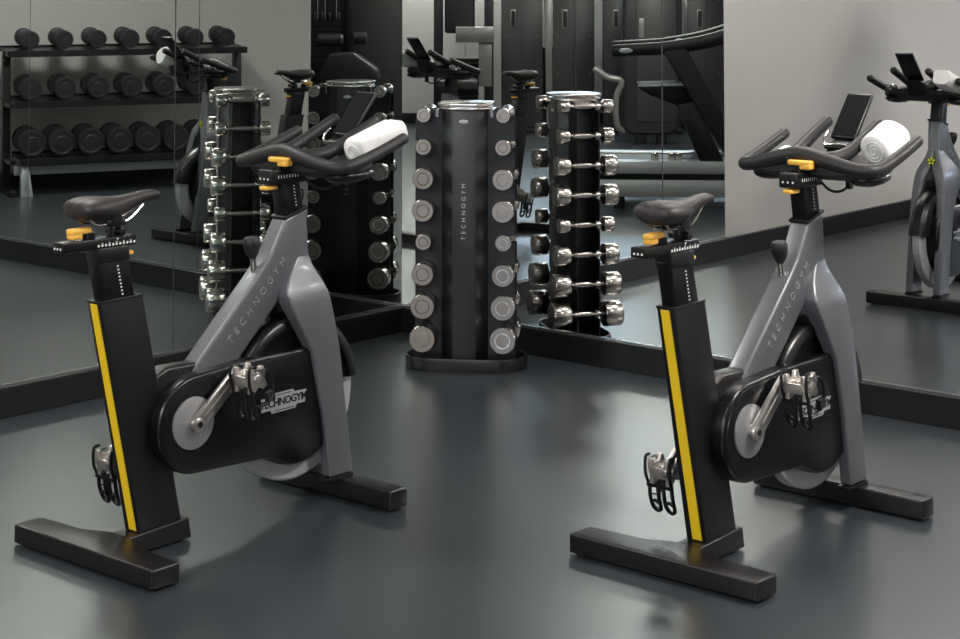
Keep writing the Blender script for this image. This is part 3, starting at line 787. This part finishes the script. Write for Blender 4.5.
# ------------------------------------------------------------------ strength machines standing behind the camera
def shroud_machine(label, lat, depth, side, widths, yaw=0.0, rounded=False):
    p, a = beyond(lat, depth, yaw, side)
    t = thing('strength_machine', label, 'gym machine', (p.x, p.y, 0), a, 'strength machines along the back wall')
    W = sum(widths) + 0.11 * (len(widths) - 1)
    part('base_frame', lambda bm: [box(bm, 0.0, W, 0.05, 0.75, 0.0, 0.05), box(bm, 0.03, 0.09, -0.12, 0.75, 0.0, 0.06), box(bm, W - .09, W - .03, -0.12, 0.75, 0.0, 0.06)], M['black'], t, 0.004, 2)
    x = 0.0
    for i, w in enumerate(widths):
        def pan(bm):
            z0 = 0.06
            P = [(x + 0.03, z0), (x + w - 0.03, z0), (x + w, z0 + 0.03), (x + w, 1.50), (x, 1.50), (x, z0 + 0.03)]
            prism(bm, P, 0.10, 0.14)
            prism(bm, [(x + w * .48, 0.1), (x + w * .52, 0.1), (x + w * .52, 1.48), (x + w * .48, 1.48)], 0.097, 0.103)
        sp = part('shroud_panel', pan, M['shroud'], t, 0.006, 2)
        def riv(bm):
            for z in (0.22, 0.62, 1.02, 1.40):
                for xx in (x + 0.05, x + w - 0.05):
                    lathe(bm, [(0.008, 0.0965), (0.006, 0.094)], (xx, 0, z), 'y', 10)
        part('rivet', riv, M['strip'], sp)
        part('label_plate', lambda bm: box(bm, x + 0.10, x + 0.155, 0.094, 0.10, 1.10, 1.30), M['strip'], sp, 0.006, 2)
        part('label_face', lambda bm: box(bm, x + 0.108, x + 0.147, 0.092, 0.0945, 1.115, 1.285), M['black'], sp)
        if i < len(widths) - 1:
            u0 = x + w + 0.012
            part('upright', lambda bm: hexa(bm, [(u0 + .03, 0.12, 0.05), (u0 + .10, 0.12, 0.05), (u0 + .10, 0.24, 0.05), (u0 + .03, 0.24, 0.05), (u0 + .002, 0.12, 1.54), (u0 + .085, 0.12, 1.54), (u0 + .085, 0.24, 1.54), (u0 + .002, 0.24, 1.54)]), M['strip'], t, 0.004, 2)['label'] = 'silver upright'
        x += w + 0.11
    part('weight_stack', lambda bm: [box(bm, 0.08, W - 0.08, 0.25, 0.45, 0.10 + 0.05 * k, 0.145 + 0.05 * k) for k in range(16)], M['tower'], t)
    part('rear_frame', lambda bm: [box(bm, 0.02, 0.10, 0.6, 0.7, 0.05, 1.52), box(bm, W - .10, W - .02, 0.6, 0.7, 0.05, 1.52), box(bm, 0.02, W - .02, 0.2, 0.7, 1.51, 1.56)], M['strip'], t, 0.004, 2)
    return t
DM = 19.2
def lat(px, d): return (px - 480) / 1812 * d
shroud_machine('tall strength machine with two dark shroud panels and a silver upright, behind the tower reflection', lat(501, DM), DM, 'R', [0.44, 0.44])
m2 = shroud_machine('tall strength machine with dark shrouds between the twin-panel machine and the treadmill rail', lat(604, DM), DM, 'R', [0.36, 0.36])
shroud_machine('tall strength machine with dark shrouds behind the treadmill uprights', lat(688, DM), DM, 'R', [0.38, 0.38])
# rounded dark shield in front
p_, a_ = beyond(lat(622, 18.0), 18.0, 0, 'R')
sh = thing('pulley_station', 'rounded dark pulley housing on a small foot with a silver bent grab bar', 'gym machine', (p_.x, p_.y, 0), a_)
def shield(bm):
    P = []
    w, r, z0 = 0.55, 0.10, 0.09
    for i in range(9):
        a = R(180 + 90 * i / 8); P.append((r + r * math.cos(a), z0 + r + r * math.sin(a)))
    for i in range(9):
        a = R(270 + 90 * i / 8); P.append((w - r + r * math.cos(a), z0 + r + r * math.sin(a)))
    P += [(w, 1.55), (0, 1.55)]
    prism(bm, P, 0.0, 0.30)
part('housing', shield, M['shroud2'], sh, 0.05, 4)
part('housing_front', lambda bm: prism(bm, [(0.15, 0.22), (0.50, 0.22), (0.53, 0.26), (0.53, 1.51), (0.13, 1.51), (0.13, 0.25)], -0.012, 0.01), M['shroud'], sh, 0.008, 2)
part('housing_foot', lambda bm: [box(bm, 0.14, 0.24, 0.05, 0.2, 0.0, 0.10), box(bm, 0.34, 0.44, 0.05, 0.2, 0.0, 0.10)], M['black'], sh, 0.01, 2)
part('housing_label', lambda bm: box(bm, 0.16, 0.21, -0.018, -0.01, 1.05, 1.24), M['strip'], sh, 0.006, 2)
part('grab_bar', lambda bm: tube(bm, [(0.0, 0.05, 0.12), (-0.06, 0.0, 0.20), (-0.07, -0.04, 0.45), (-0.02, -0.06, 0.62), (-0.15, -0.06, 0.66), (-0.28, -0.06, 0.74)], 0.032, 14, 6), M['strip'], sh)['label'] = 'silver bent grab bar'
# open cable machine
p_, a_ = beyond(lat(431, 19.1), 19.1, 0, 'R')
cm = thing('cable_machine', 'open black cable machine with a pale stand-in slab beside the pale back wall', 'gym machine', (p_.x, p_.y, 0), a_)
part('base_frame', lambda bm: [box(bm, 0.02, 0.66, 0.0, 0.06, 0.0, 0.06), box(bm, 0.02, 0.66, 0.62, 0.70, 0.0, 0.06), box(bm, 0.02, 0.10, 0.0, 0.7, 0.0, 0.06), box(bm, 0.58, 0.66, 0.0, 0.7, 0.0, 0.06)], M['black'], cm, 0.004, 2)
for x in (0.02, 0.56):
    part('upright', lambda bm: box(bm, x, x + 0.10, 0.30, 0.40, 0.0, 2.1), M['shroud2'], cm, 0.006, 2)
part('top_beam', lambda bm: box(bm, 0.0, 0.68, 0.28, 0.42, 2.05, 2.16), M['shroud2'], cm, 0.006, 2)
part('weight_stack', lambda bm: [box(bm, 0.16, 0.50, 0.30, 0.42, 0.08 + 0.05 * k, 0.125 + 0.05 * k) for k in range(14)], M['tower'], cm)
part('backrest', lambda bm: box(bm, 0.14, 0.46, 0.12, 0.24, 1.05, 1.75), M['upholstery'], cm, 0.03, 3)
part('shelf', lambda bm: [box(bm, 0.26, 0.66, -0.06, 0.30, 0.96, 1.12), box(bm, 0.50, 0.64, 0.0, 0.2, 0.50, 0.97)], M['strip'], cm, 0.006, 2)['label'] = 'pale slab and post standing in for wall seen through gaps'  # pale block in place of the back wall showing between machine parts
part('seat_pad', lambda bm: [box(bm, 0.06, 0.50, -0.30, 0.10, 0.48, 0.58), box(bm, 0.2, 0.3, -0.15, -0.05, 0.05, 0.48)], M['upholstery'], cm, 0.02, 3)
part('press_arm', lambda bm: tube(bm, [(0.62, 0.0, 1.75), (0.5, -0.1, 1.62), (0.38, -0.18, 1.50)], 0.02, 10, 5), M['black'], cm)
part('cable', lambda bm: [tube(bm, [(x, 0.29, 0.8), (x, 0.29, 2.05)], 0.004, 6) for x in (0.30, 0.36)], M['steel'], cm)
# dark functional trainer beyond the partition (left mirror)
p_, a_ = beyond(lat(309, 19.4), 19.4, 0, 'L')
ft = thing('functional_trainer', 'tall dark functional trainer with black pads beyond the end of the partition wall', 'gym machine', (p_.x, p_.y, 0), a_)
part('base_frame', lambda bm: box(bm, 0.0, 1.0, -0.1, 0.6, 0.0, 0.06), M['black'], ft, 0.005, 2)
part('tower_shroud', lambda bm: box(bm, 0.0, 0.40, 0.10, 0.5, 0.06, 2.1), M['shroud2'], ft, 0.012, 3)
part('side_shroud', lambda bm: box(bm, 0.46, 1.02, 0.2, 0.5, 0.06, 2.1), M['shroud'], ft, 0.012, 3)
part('mast', lambda bm: box(bm, 0.39, 0.47, 0.02, 0.14, 0.06, 2.2), M['black'], ft, 0.006, 2)
part('weight_stack', lambda bm: [box(bm, 0.03, 0.34, -0.02, 0.12, 0.08 + 0.055 * k, 0.13 + 0.055 * k) for k in range(20)], M['tower'], ft)
part('pull_handle', lambda bm: [tube(bm, [(x, 0.0, 1.16), (x, 0.0, 1.26)], 0.022, 10) for x in (0.06, 0.14, 0.22, 0.32)], M['black'], ft)
part('roller_pad', lambda bm: [lathe(bm, [(0.05, -0.16), (0.065, -0.14), (0.065, 0.10), (0.05, 0.12)], (0.26, -0.12, 0.98), 'x', 20), lathe(bm, [(0.05, -0.07), (0.065, -0.06), (0.065, 0.06), (0.05, 0.07)], (0.56, -0.12, 1.0), 'x', 20)], M['upholstery'], ft)
part('seat_pad', lambda bm: prism(bm, [(0.1, 0.55), (0.78, 0.55), (0.76, 0.68), (0.50, 0.86), (0.24, 0.84)], -0.3, -0.02), M['upholstery'], ft, 0.03, 3)
part('cable', lambda bm: [tube(bm, [(x, -0.03, 1.2), (x, -0.03, 2.1)], 0.004, 6) for x in (0.10, 0.18, 0.30)], M['steel'], ft)

# ------------------------------------------------------------------ high window in the back wall, added out of view to brighten floor and bikes
WX0, WX1, WZ0, WZ1 = -3.8, -0.9, 1.60, 2.60
structure(part('added_window_1', lambda bm: [box(bm, WX0 - .05, WX1 + .05, -3.10, -3.05, WZ0 - .05, WZ0), box(bm, WX0 - .05, WX1 + .05, -3.10, -3.05, WZ1, WZ1 + .05)] + [box(bm, x - .025, x + .025, -3.10, -3.05, WZ0, WZ1) for x in (WX0, -2.83, -1.87, WX1)], M['lampframe'], None, smooth=False))
structure(part('added_window_2', lambda bm: box(bm, WX0, WX1, -3.096, -3.088, WZ0, WZ1), M['added_window'], None, smooth=False))

# ------------------------------------------------------------------ lamps
def ceiling_light(x, y, w, d, power, label, rz=0.0):
    t = thing('ceiling_light', label, 'ceiling light', (x, y, CEIL), rz, 'recessed ceiling lights')
    def fr(bm):
        box(bm, -w / 2 - .03, w / 2 + .03, -d / 2 - .03, -d / 2, -0.02, 0.0); box(bm, -w / 2 - .03, w / 2 + .03, d / 2, d / 2 + .03, -0.02, 0.0)
        box(bm, -w / 2 - .03, -w / 2, -d / 2, d / 2, -0.02, 0.0); box(bm, w / 2, w / 2 + .03, -d / 2, d / 2, -0.02, 0.0)
    part('lamp_frame', fr, M['lampframe'], t, smooth=False)
    part('diffuser', lambda bm: box(bm, -w / 2, w / 2, -d / 2, d / 2, -0.008, -0.002), M['lampframe'], t, smooth=False)
    li = bpy.data.lights.new('lamp', 'AREA'); li.shape = 'RECTANGLE'; li.size = w; li.size_y = d; li.energy = power
    li.color = (1.0, 0.965, 0.92)
    lo = bpy.data.objects.new('lamp', li); COL.objects.link(lo); lo.location = (x, y, CEIL - 0.012); lo.rotation_euler = (0, 0, rz)
LAMPS = [
    (-1.6, 6.3, 0.6, 0.6, 34, 'square ceiling panel above the joint of the left mirrors'),
    (0.95, 6.7, 0.6, 0.6, 30, 'square ceiling panel between the tower and the right mirror'),
    (-2.2, 4.9, 0.6, 0.6, 20, 'added square ceiling panel above the treadmill, beside the plain left wall'),  # extra unseen lamp, added to lift the wall near the mirror end
    (2.2, 4.8, 0.6, 0.6, 125, 'square ceiling panel above the dumbbell rack'),
    (-0.3, 3.9, 0.6, 0.6, 14, 'square ceiling panel above the floor in front of the bikes'),
    (-2.6, 1.8, 1.2, 1.2, 240, 'added large square ceiling panel at the left of the room, beyond the treadmill'),  # unseen lamp, added large and strong to brighten the floor in the right mirror
    (-0.5, -1.7, 0.6, 0.6, 180, 'square ceiling panel in front of the strength machines'),
    (2.2, -0.6, 0.6, 0.6, 18, 'square ceiling panel behind the partition wall'),
]
for a in LAMPS: ceiling_light(*a[:5], a[5])

# ------------------------------------------------------------------ camera, world, view
w = bpy.data.worlds.new('room_air'); scene.world = w; w.use_nodes = True
w.node_tree.nodes['Background'].inputs[0].default_value = (0.02, 0.021, 0.022, 1); w.node_tree.nodes['Background'].inputs[1].default_value = 0.3
cam = bpy.data.cameras.new('camera'); co = bpy.data.objects.new('camera', cam); COL.objects.link(co)
PITCH = 0.05        # slightly raised lens axis with the frame shifted down, as in the photograph
co.location = (0, 0, 1.7); co.rotation_euler = (R(90) + PITCH, 0, 0)
cam.sensor_width = 36; cam.lens = 1811.4 / 960 * 36; cam.shift_y = -(319.5 + 28.2 + 1811.4 * math.tan(PITCH)) / 960
cam.clip_start = 0.05; cam.clip_end = 100
scene.camera = co
scene.cycles.max_bounces = 14; scene.cycles.glossy_bounces = 10; scene.cycles.diffuse_bounces = 4
vs = scene.view_settings; vs.view_transform = 'Standard'; vs.look = 'None'; vs.gamma = 1; vs.use_curve_mapping = False; vs.exposure = -0.12
